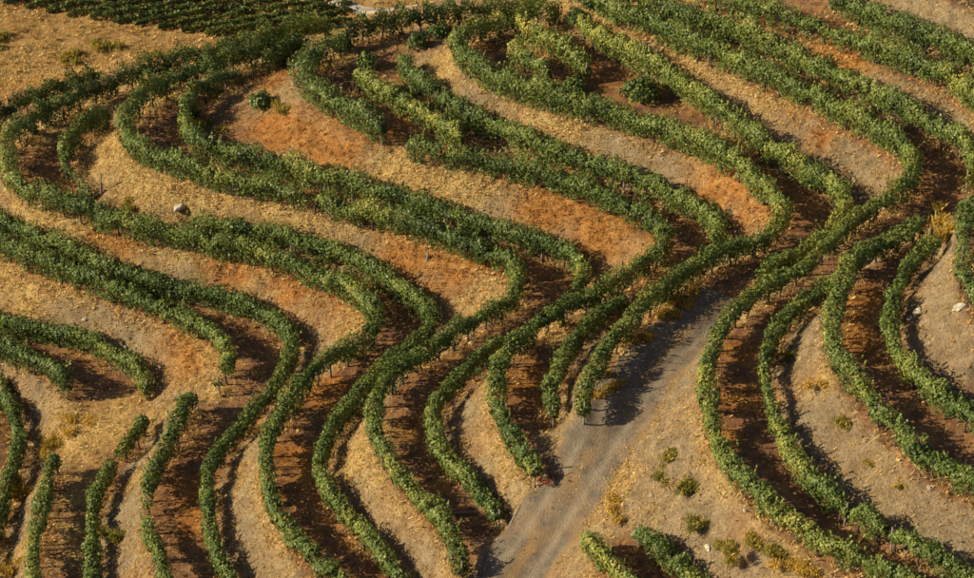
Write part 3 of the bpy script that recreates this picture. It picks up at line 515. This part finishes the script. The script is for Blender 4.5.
# ------------------------------------------------------------------ vine rows
def vine_row(key, label, cat_group, H=1.6, W=.40, tint=0., dens=840, gap=0., zb0=.55, size=(.065, .125), seed=0, extra=True):
    pts = ROWS[key]
    c, s = resample(pts, .1)
    L = s[-1]
    t2 = unit(np.gradient(c[:, :2], axis=0)); n2 = np.stack([-t2[:, 1], t2[:, 0]], 1)
    mid = c[len(c)//2]; org = np.array([mid[0], mid[1], float(relief(np.array([mid[0]]), np.array([mid[1]]))[0])])
    root = tag(empty('vine_row', org), label, 'vine row', cat_group)
    so = seed*37.7
    def prof(sq):
        b = vnoise2(sq*.9, 0*sq+so, 61); d = vnoise2(sq*2.2, 0*sq+so, 62); e = vnoise2(sq*.28, 0*sq+so, 63)
        far = np.clip((np.interp(sq, s, c[:, 1])-15)/6, 0, 1)*np.cos(2*math.pi*sq/1.25+2.2*vnoise2(sq*.5, 0*sq+so, 73))
        top = H*(1+.13*b+.10*d+.08*e+.16*far); half = W*(1+.22*vnoise2(sq*.9, 0*sq+so, 64)+.18*d+.22*far)
        pl = np.floor(sq/1.12+.25*vnoise2(sq*.4, 0*sq+so, 76)); hp = np.modf(np.abs(np.sin(pl*12.9898+so)*43758.5453))[0]; hq = np.modf(hp*97.3)[0]
        near = np.clip((np.interp(sq, s, c[:, 1])+5)/13, 0, 1)
        top = top*(.88+.20*hp)*(.86+.20*near); half = half*(.80+.36*hq)*(.9+.1*near)
        bot = zb0*(1+.35*vnoise2(sq*1.1, 0*sq+so, 65)+.55*vnoise2(sq*2.6, 0*sq+so, 72))
        q = np.clip((e+.9*vnoise2(sq*.6, 0*sq+so, 66)+1.38-2.2*gap)/.5, .0, 1)      # thin spots
        endt = np.clip(np.minimum(sq, L-sq)/.5, 0, 1)**.5
        return bot, bot+(top-bot)*(.45+.55*endt)*(.55+.45*q), half*(.5+.5*endt)*(.6+.4*q), q
    N = int(L*dens)
    sq = RNG.uniform(0, L, N); th = RNG.uniform(0, 2*math.pi, N)
    bot, top, half, q = prof(sq)
    hole = np.clip((vnoise2(sq*2.1, .9*np.sin(th)+so, 77)+.55*vnoise2(sq*4.3, 1.4*np.sin(th)+so, 78)+.86)/.25, .15, 1)
    keep = RNG.uniform(size=N) < np.maximum(q, .06)*hole; sq, th, bot, top, half = sq[keep], th[keep], bot[keep], top[keep], half[keep]; N = len(sq)
    r = 1-.75*RNG.uniform(size=N)**1.7
    r *= 1+.24*vnoise2(sq*1.4, th*1.3+so, 67)+.16*vnoise2(sq*3.6, th*2.6+so, 68)
    ca, sa = np.cos(th), np.sin(th)
    lat = half*r*np.sign(ca)*np.abs(ca)**.75; ver = (top+bot)/2+(top-bot)/2*r*np.sign(sa)*np.abs(sa)**.85
    nl, nv = ca/half, sa/((top-bot)/2)
    ttint = .45+.11*RNG.normal(size=N)+tint+.17*vnoise2(sq*.3, 0*sq+so, 69)+.13*vnoise2(sq*1.1, 0*sq+so, 70)+.06*sa
    ttint += .17*(np.modf(np.abs(np.sin(np.floor(sq/1.12+.25*vnoise2(sq*.4, 0*sq+so, 76))*78.233+so)*43758.5453))[0]-.5)
    # hanging shoots under the canopy, in broken tufts
    nk = int(L*dens*.20); s3 = RNG.uniform(0, L, nk); b3, t3, h3, q3 = prof(s3)
    kk = (vnoise2(s3*2.9, 0*s3+so, 74)+.6*vnoise2(s3*.8, 0*s3+so, 75) > .25-.5*np.clip((np.interp(s3, s, c[:, 1])+5)/13, 0, 1))*(q3 > .4)*(b3 > .12); s3, b3, h3 = s3[kk], b3[kk], h3[kk]; nk = len(s3)
    f3 = RNG.uniform(size=nk)**.8; v3 = .06+(b3+.1)*f3; sg = np.where(RNG.uniform(size=nk) < .5, -1, 1); l3 = sg*h3*(.35+.5*f3)*RNG.uniform(.5, 1.1, nk)
    sq = np.r_[sq, s3]; lat = np.r_[lat, l3]; ver = np.r_[ver, v3]; nl = np.r_[nl, sg*2.]; nv = np.r_[nv, .3*RNG.normal(size=nk)]
    ttint = np.r_[ttint, .42+tint+.1*RNG.normal(size=nk)]
    # shoots standing out of the top
    ns = int(L*3.2) if extra else 0
    ss = RNG.uniform(0, L, ns); _, tp, hf, qq = prof(ss); k = 7
    dirl = RNG.normal(0, .35, ns); dirs = RNG.normal(0, .3, ns); ln = RNG.uniform(.15, .5, ns)*(qq > .3)
    f = np.tile(np.linspace(0, 1, k), (ns, 1))
    s2 = (ss[:, None]+dirs[:, None]*f*ln[:, None]).ravel(); l2 = (RNG.normal(0, .5, ns)*hf)[:, None]+dirl[:, None]*f*ln[:, None]
    v2 = (tp*.93)[:, None]+f*ln[:, None]
    sq = np.r_[sq, s2]; lat = np.r_[lat, l2.ravel()]; ver = np.r_[ver, v2.ravel()]
    nl = np.r_[nl, RNG.normal(0, 1, ns*k)]; nv = np.r_[nv, RNG.uniform(0, 1, ns*k)]
    ttint = np.r_[ttint, .5+tint+.1*RNG.normal(size=ns*k)]
    sq = np.clip(sq, 0, L)
    ci = np.stack([np.interp(sq, s, c[:, j]) for j in range(2)], 1)
    ni = unit(np.stack([np.interp(sq, s, n2[:, j]) for j in range(2)], 1)); ti = np.stack([ni[:, 1], -ni[:, 0]], 1)
    wob = .10*vnoise2(sq*.5, 0*sq+so, 71)
    xy = ci+ni*(lat+wob)[:, None]
    z0 = relief(ci[:, 0], ci[:, 1])
    cen = np.column_stack([xy, z0+ver])
    nn = unit(np.stack([nl, nv], 1))
    nor = np.column_stack([ni*nn[:, :1], nn[:, 1]])+RNG.normal(0, .34, (len(sq), 3)); nor[:, 2] += .05
    nor = unit(nor)
    V, Fq, ta = leaf_arrays(cen-org, nor, RNG.uniform(*size, len(sq)), np.clip(ttint, 0, 1))
    link('foliage', mesh_from('foliage', V, 4, Fq, M_LEAF, {'tint': ta}), root)
    # stems under the leaves, and the trellis stakes
    st = np.arange(.3, L-.1, 1.1)+RNG.uniform(-.15, .15, len(np.arange(.3, L-.1, 1.1)))
    px = np.stack([np.interp(st, s, c[:, j]) for j in range(2)], 1); pz = relief(px[:, 0], px[:, 1])
    segs = [((x-org[0], y-org[1], z-.05-org[2]), (x-org[0]+random.uniform(-.1, .1), y-org[1]+random.uniform(-.1, .1), z-org[2]+min(.75, H*.6))) for (x, y), z in zip(px, pz)]
    if segs:
        V, Fq = tubes(segs, .06, .04); tag(link('stems', mesh_from('stems', V, 4, Fq, M_BARK), root), kind='stuff')
    if extra:
        st = np.unique(np.r_[.12, np.arange(5.5, L-2, 5.5), L-.12])
        px = np.stack([np.interp(st, s, c[:, j]) for j in range(2)], 1); pz = relief(px[:, 0], px[:, 1])
        segs = [((x-org[0], y-org[1], z-.1-org[2]), (x-org[0]+random.uniform(-.05, .05), y-org[1]+random.uniform(-.05, .05), z-org[2]+H*.78)) for (x, y), z in zip(px, pz)]
        V, Fq = tubes(segs, .045, .04); tag(link('stakes', mesh_from('stakes', V, 4, Fq, M_POST), root), kind='stuff')
    return root

LABELS = {
 'Bm1': ('short dark vine row at the left edge, leftmost of the lower rows', {}),
 'A0n': ('lowest vine row of the left side, ending in a ragged tip above golden grass', {}),
 'A0s': ('short vine row beside the pale grass strip, second from the lower left edge', {'gap': .05}),
 'B0n': ('vine row above the lowest left row, stopping abruptly over the straw platform', {}),
 'B0s': ('thin vine row right of the straw coloured strip at lower left', {'W': .4}),
 'A1n': ('thick vine row from the left edge bending round an orange grass tip', {'W': .5}),
 'A1s': ('straight dark vine row starting below the orange tip, left of a rust brown strip', {'W': .47}),
 'B1n': ('long vine row right of the first rust brown strip, hooked round at its top', {'W': .43}),
 'B1f': ('dark vine row at the left edge below the golden field, nearest the field', {'tint': -.12}),
 'A2': ('longest vine row, rounding the far left nose and sweeping down to the bottom edge', {'W': .48}),
 'B2f': ('short hooked vine row inside the leftmost nose of the upper spur', {'gap': .12}),
 'B2n': ('vine row with a sharp hook beside the striped brown gap left of centre', {}),
 'A3': ('vine row rounding the second nose, bending at the centre and ending by the track', {'W': .48}),
 'B3': ('vine row behind the second nose whose hook encloses the central rust brown platform', {'tint': -.02}),
 'B3s': ('vine row right of the golden tipped bank, ending short of the dirt track', {}),
 'A4b': ('thick leafy vine block on the third nose, cut off by a red gap', {'W': .58, 'H': 1.8, 'tint': .06, 'dens': 900}),
 'A4': ('vine row bending round the wide orange bank at the centre of the hill', {'W': .48}),
 'M4': ('sunlit yellowish vine row directly behind the thick leafy block', {'tint': .13}),
 'B4': ('vine row with a hook at its end, just behind the wide orange central bank', {'tint': .03}),
 'B4s': ('dark vine row beside the rust platform, second from the left track edge', {'tint': -.03}),
 'F4': ('dark far vine row along the skyline edge, left of the top middle', {'tint': -.1, 'gap': .1}),
 'A5': ('vine row rounding the fourth nose and an orange tip, then following the dirt track', {'tint': .08, 'W': .48}),
 'M5': ('short vine row inside the fourth nose, between two longer rows', {'tint': .13}),
 'N5': ('yellow green short vine row near the top middle, ending at bare reddish soil', {'tint': .22}),
 'B5': ('yellowish vine row ending in a short dark stretch at the head of the track', {'tint': .15, 'gap': .06}),
 'A5s': ('bright vine row at the bottom edge, right beside the dirt track', {'tint': .12}),
 'B5s': ('dark green vine row at the bottom edge below the weedy bank', {'tint': -.02}),
 'A6': ('long sunlit vine row from the top round the right hairpin and lower spur', {'tint': .12, 'W': .45}),
 'B6': ('vine row from the top running just above the right hairpin to the right edge', {'tint': .07}),
 'B6b': ('thin bright vine row inside the lower right spur, between bare bank and brown strip', {'tint': .05}),
 'B6s': ('small isolated vine clump between two gaps at the lower right', {'tint': .02, 'extra': False}),
 'B6e': ('last vine stretch after the gaps, running into the lower right corner', {'tint': .02}),
 'A7n': ('leafy vine row at upper right with bare tan soil below it', {'tint': .07, 'W': .5}),
 'A7': ('vine row curving round the middle of the lower right spur', {'tint': .03, 'W': .5}),
 'B7n': ('dark vine row in the upper right corner under bare dry soil', {'tint': -.06}),
 'B7': ('inner vine row of the lower right spur, nearest the pale stones', {'tint': .02}),
 'A8': ('vine row at the right edge of the picture above the pale stones', {'tint': .05, 'W': .5}),
}
for i, (k, (lab, kw)) in enumerate(LABELS.items()):
    vine_row(k, lab, 'terrace vine rows', seed=i+1, **kw)
XN = [k for k in ROWS if k[0] == 'X']
ORD = ['nearest', 'second', 'third', 'fourth', 'fifth', 'sixth', 'seventh', 'eighth', 'ninth', 'tenth', 'eleventh', 'twelfth', 'farthest']
for i, k in enumerate(XN):
    vine_row(k, 'low dark vine row of the dense far block, %s counted from the terraced spur' % ORD[12-i], 'rows of the far vineyard block', H=.5, W=.17, tint=-.02, dens=380, zb0=.06,
             size=(.08, .14), seed=60+i, extra=False)

# ------------------------------------------------------------------ single vines, weeds, stones and poles
def ground(x, y): return float(relief(np.array([x]), np.array([y]))[0])
def bushy(name, label, cat, group, x, y, rad, hgt, mat, tint, n, stems=True, size=(.09, .16), blades=0):
    z = ground(x, y); root = tag(empty(name, (x, y, z)), label, cat, group)
    lob = RNG.normal(0, .75, (4, 2))*rad*(0 if name == 'grapevine' else 1); lh = RNG.uniform(.55, 1.1, 4); li = RNG.integers(0, 4, n)
    u = unit(RNG.normal(size=(n, 3))); u[:, 2] = np.abs(u[:, 2])*1.0-.25
    r = (1-.6*RNG.uniform(size=n)**1.6)*(1+.35*vnoise2(u[:, 0]*2.2+x, u[:, 1]*2.2+u[:, 2]*2+y, 81))
    cen = np.column_stack([u[:, 0]*r*rad, u[:, 1]*r*rad, hgt*(.32+.62*u[:, 2]*r)])
    if name != 'grapevine': cen[:, :2] = cen[:, :2]*.7+lob[li]; cen[:, 2] *= lh[li]
    cen[:, 2] = np.maximum(cen[:, 2], .03)
    nor = unit(u+RNG.normal(0, .5, (n, 3))+[0, 0, .3])
    V, Fq, ta = leaf_arrays(cen, nor, RNG.uniform(*size, n), np.clip(tint+.12*RNG.normal(size=n), 0, 1))
    if blades:
        Vb, Fb, tb = blade_arrays(RNG.normal(0, rad*.28, (blades, 2))+lob[RNG.integers(0, 4, blades)], np.zeros(blades), RNG.uniform(.6, 1.15, blades)*hgt, np.clip(tint+.12+.15*RNG.normal(size=blades), 0, 1), .025, 0.5)
        V, Fq, ta = np.vstack([V, Vb]), np.vstack([Fq, Fb+len(V)]), np.r_[ta, tb]
    link('foliage', mesh_from('foliage', V, 4, Fq, mat, {'tint': ta}), root)
    if stems:
        segs = [((random.uniform(-.06, .06), random.uniform(-.06, .06), -.05), (random.uniform(-.5, .5)*rad, random.uniform(-.5, .5)*rad, hgt*.6)) for _ in range(3)]
        V, Fq = tubes(segs, .035, .012); link('stem', mesh_from('stem', V, 4, Fq, M_BARK), root)
    return root
def blade_arrays(xy, z, h, tint, w, lean):
    n = len(xy); a = RNG.uniform(0, 2*math.pi, n); d = np.column_stack([np.cos(a), np.sin(a), 0*a]); sd_ = np.column_stack([-d[:, 1], d[:, 0], 0*a])
    le = RNG.uniform(.1, 1, n)*lean
    p0 = np.column_stack([xy, z-.02]); mid_ = p0+np.column_stack([0*h, 0*h, h*.6])+d*(h*le*.4)[:, None]; tip = p0+np.column_stack([0*h, 0*h, h*(1-.25*le)])+d*(h*le)[:, None]
    V = np.stack([p0-sd_*w*.5, p0+sd_*w*.5, mid_+sd_*w*.4, tip], 1).reshape(-1, 3)
    return V, np.arange(n*4, dtype=np.int32).reshape(-1, 4), np.repeat(tint, 4)

for name, x, y, rad, hgt, kind, tint, label in PLANTS:
    if name == 'grapevine':
        bushy(name, label, 'grapevine', 'lone vines on the upper spur', x, y, rad, hgt, M_LEAF, tint, int(420*rad*hgt*2.2), True, (.10, .17))
    elif kind == 'red':
        bushy(name, label, 'shrub', None, x, y, rad, hgt, M_RED, tint, int(500*rad), True, (.06, .11), 60)
    else:
        bushy(name, label, 'weed', 'weeds on the banks', x, y, rad*1.35, hgt*.95, M_WEED, tint+.14, int(700*rad), False, (.04, .09), int(1300*rad))

def stone(x, y, s, mat, label, sq):
    bm = bmesh.new(); bmesh.ops.create_icosphere(bm, subdivisions=2, radius=1)
    for v in bm.verts:
        k = 1+.22*random.uniform(-1, 1)
        v.co = (v.co.x*s*k*sq, v.co.y*s*k*.8, max(v.co.z, -.35)*s*k*.75)
    me = bpy.data.meshes.new('stone'); bm.to_mesh(me); bm.free(); me.materials.append(mat)
    o = link('stone', me, None, (x, y, ground(x, y)+.08*s)); o.rotation_euler = (random.uniform(-.3, .3), random.uniform(-.3, .3), random.uniform(0, 3))
    tag(o, label, 'stone', 'pale stones on the banks')
for x, y, s, dark, sq, label in STONES: stone(x, y, s, M_DSTONE if dark else M_STONE, label, sq)
for x, y, ln, ang, tilt, label in POLES:
    z = ground(x, y); d = np.array([math.cos(ang)*math.cos(tilt), math.sin(ang)*math.cos(tilt), math.sin(tilt)])
    if tilt > 1: a, b = -d*.1, d*ln
    else:
        a, b = -d*ln/2, d*ln/2
        za, zb_ = ground(x+a[0], y+a[1])-z+.06, ground(x+b[0], y+b[1])-z+.06; a[2] = za; b[2] = zb_
    V, Fq = tubes([(a, b)], .055, .04, 7)
    tag(link('wooden_pole', mesh_from('wooden_pole', V, 4, Fq, M_POST), None, (x, y, z)), label, 'pole', None)

# ------------------------------------------------------------------ dry grass: nobody could count it
def scatter(n, x0, x1, y0, y1, dens):
    x = RNG.uniform(x0, x1, n); y = RNG.uniform(y0, y1, n)
    k = RNG.uniform(size=n) < dens(x, y)
    return x[k], y[k]
def road_free(x, y): return ((dist_to(TRACK, x, y) > 1.2+.35*vnoise2(x*.9, y*.9, 58)) | ((dist_to(TRACK, x, y) < .3)*(vnoise2(x*.8, y*.8, 59) > .1)))*(dist_to(PALE_TRACK, x, y) > .6)
def bank_density(x, y):
    sl = sample(SLOPE, x, y); b = np.clip((sl+.12*vnoise2(x*1.7, y*1.7, 21)-.25)/.3, 0, 1)
    g = np.clip(blobs(GOLD, x, y)+straw(x, y), 0, 1)+.25*blobs(RUST, x, y)
    g = g*(1-.6*np.clip(1.6*blobs(RUST, x, y), 0, 1))
    return np.clip(b*(.10+.35*np.clip(vnoise2(x*.7, y*.7, 91)+.1, 0, 1)+.8*g)+.16*g+.05+.12*np.clip(vnoise2(x*1.3, y*1.3, 97), 0, 1), 0, 1)*road_free(x, y)*(1-.65*np.clip((x-6)/4, 0, 1)*np.clip((4-y)/6, 0, 1))
x, y = scatter(340000, -32, 32, -32, 36, bank_density)
k = 5
xb = np.repeat(x, k)+RNG.normal(0, .045, len(x)*k); yb = np.repeat(y, k)+RNG.normal(0, .045, len(x)*k)
gold_ = np.clip(blobs(GOLD, x, y)+straw(x, y), 0, 1); rust_ = blobs(RUST, x, y)
tt = np.repeat(np.clip(.60+.24*gold_-.55*rust_+.11*RNG.normal(size=len(x)), .02, .93), k)
V, Fq, ta = blade_arrays(np.column_stack([xb, yb]), relief(xb, yb), RNG.uniform(.07, .24, len(xb)), tt, .013, .9)
tag(link('dry_grass', mesh_from('dry_grass', V, 4, Fq, M_GRASS, {'tint': ta})), 'dry straw and rust coloured grass on the banks', 'grass', kind='stuff')
fr = []
for kf, pf in ROWS.items():
    if kf[0] == 'X': continue
    cf, sf = resample(pf, .05)
    tf = unit(np.gradient(cf[:, :2], axis=0)); nf = np.stack([-tf[:, 1], tf[:, 0]], 1)
    m_ = int(sf[-1]*34); ii_ = RNG.integers(0, len(cf), m_)
    side = RNG.normal(0, .42, m_)
    pp = cf[ii_, :2]+nf[ii_]*side[:, None]
    kp = vnoise2(sf[ii_]*.45, 0*sf[ii_]+len(fr)*9.1, 99)+.5*vnoise2(sf[ii_]*1.7, 0*sf[ii_]+len(fr)*9.1, 98) > -.15
    fr.append(pp[kp])
fr = np.vstack(fr); fr = fr[road_free(fr[:, 0], fr[:, 1]) > 0]
xb = np.repeat(fr[:, 0], 4)+RNG.normal(0, .05, len(fr)*4); yb = np.repeat(fr[:, 1], 4)+RNG.normal(0, .05, len(fr)*4)
tt = np.repeat(np.clip(.66+.14*RNG.normal(size=len(fr)), .05, .95), 4)
V, Fq, ta = blade_arrays(np.column_stack([xb, yb]), relief(xb, yb), RNG.uniform(.12, .34, len(xb)), tt, .015, .8)
tag(link('row_grass', mesh_from('row_grass', V, 4, Fq, M_GRASS, {'tint': ta})), 'dry golden grass fringe growing along the foot of the vine rows', 'grass', kind='stuff')
def field_density(x, y):
    h = sample(HGT, x, y)
    return np.clip((-6.8-h)/.5, 0, 1)*(.35+.55*np.clip(vnoise2(x*.6, y*.6, 93)+.3, 0, 1))*road_free(x, y)
x, y = scatter(42000, -42, 10, 18, 62, field_density)
xb = np.repeat(x, k)+RNG.normal(0, .07, len(x)*k); yb = np.repeat(y, k)+RNG.normal(0, .07, len(x)*k)
tt = np.repeat(np.clip(.6+.15*RNG.normal(size=len(x))+.2*vnoise2(x*.4, y*.4, 95), .1, .94), k)
V, Fq, ta = blade_arrays(np.column_stack([xb, yb]), relief(xb, yb), RNG.uniform(.12, .34, len(xb)), tt, .022, .9)
tag(link('field_grass', mesh_from('field_grass', V, 4, Fq, M_GRASS, {'tint': ta})), 'golden dry grass covering the far field', 'grass', kind='stuff')
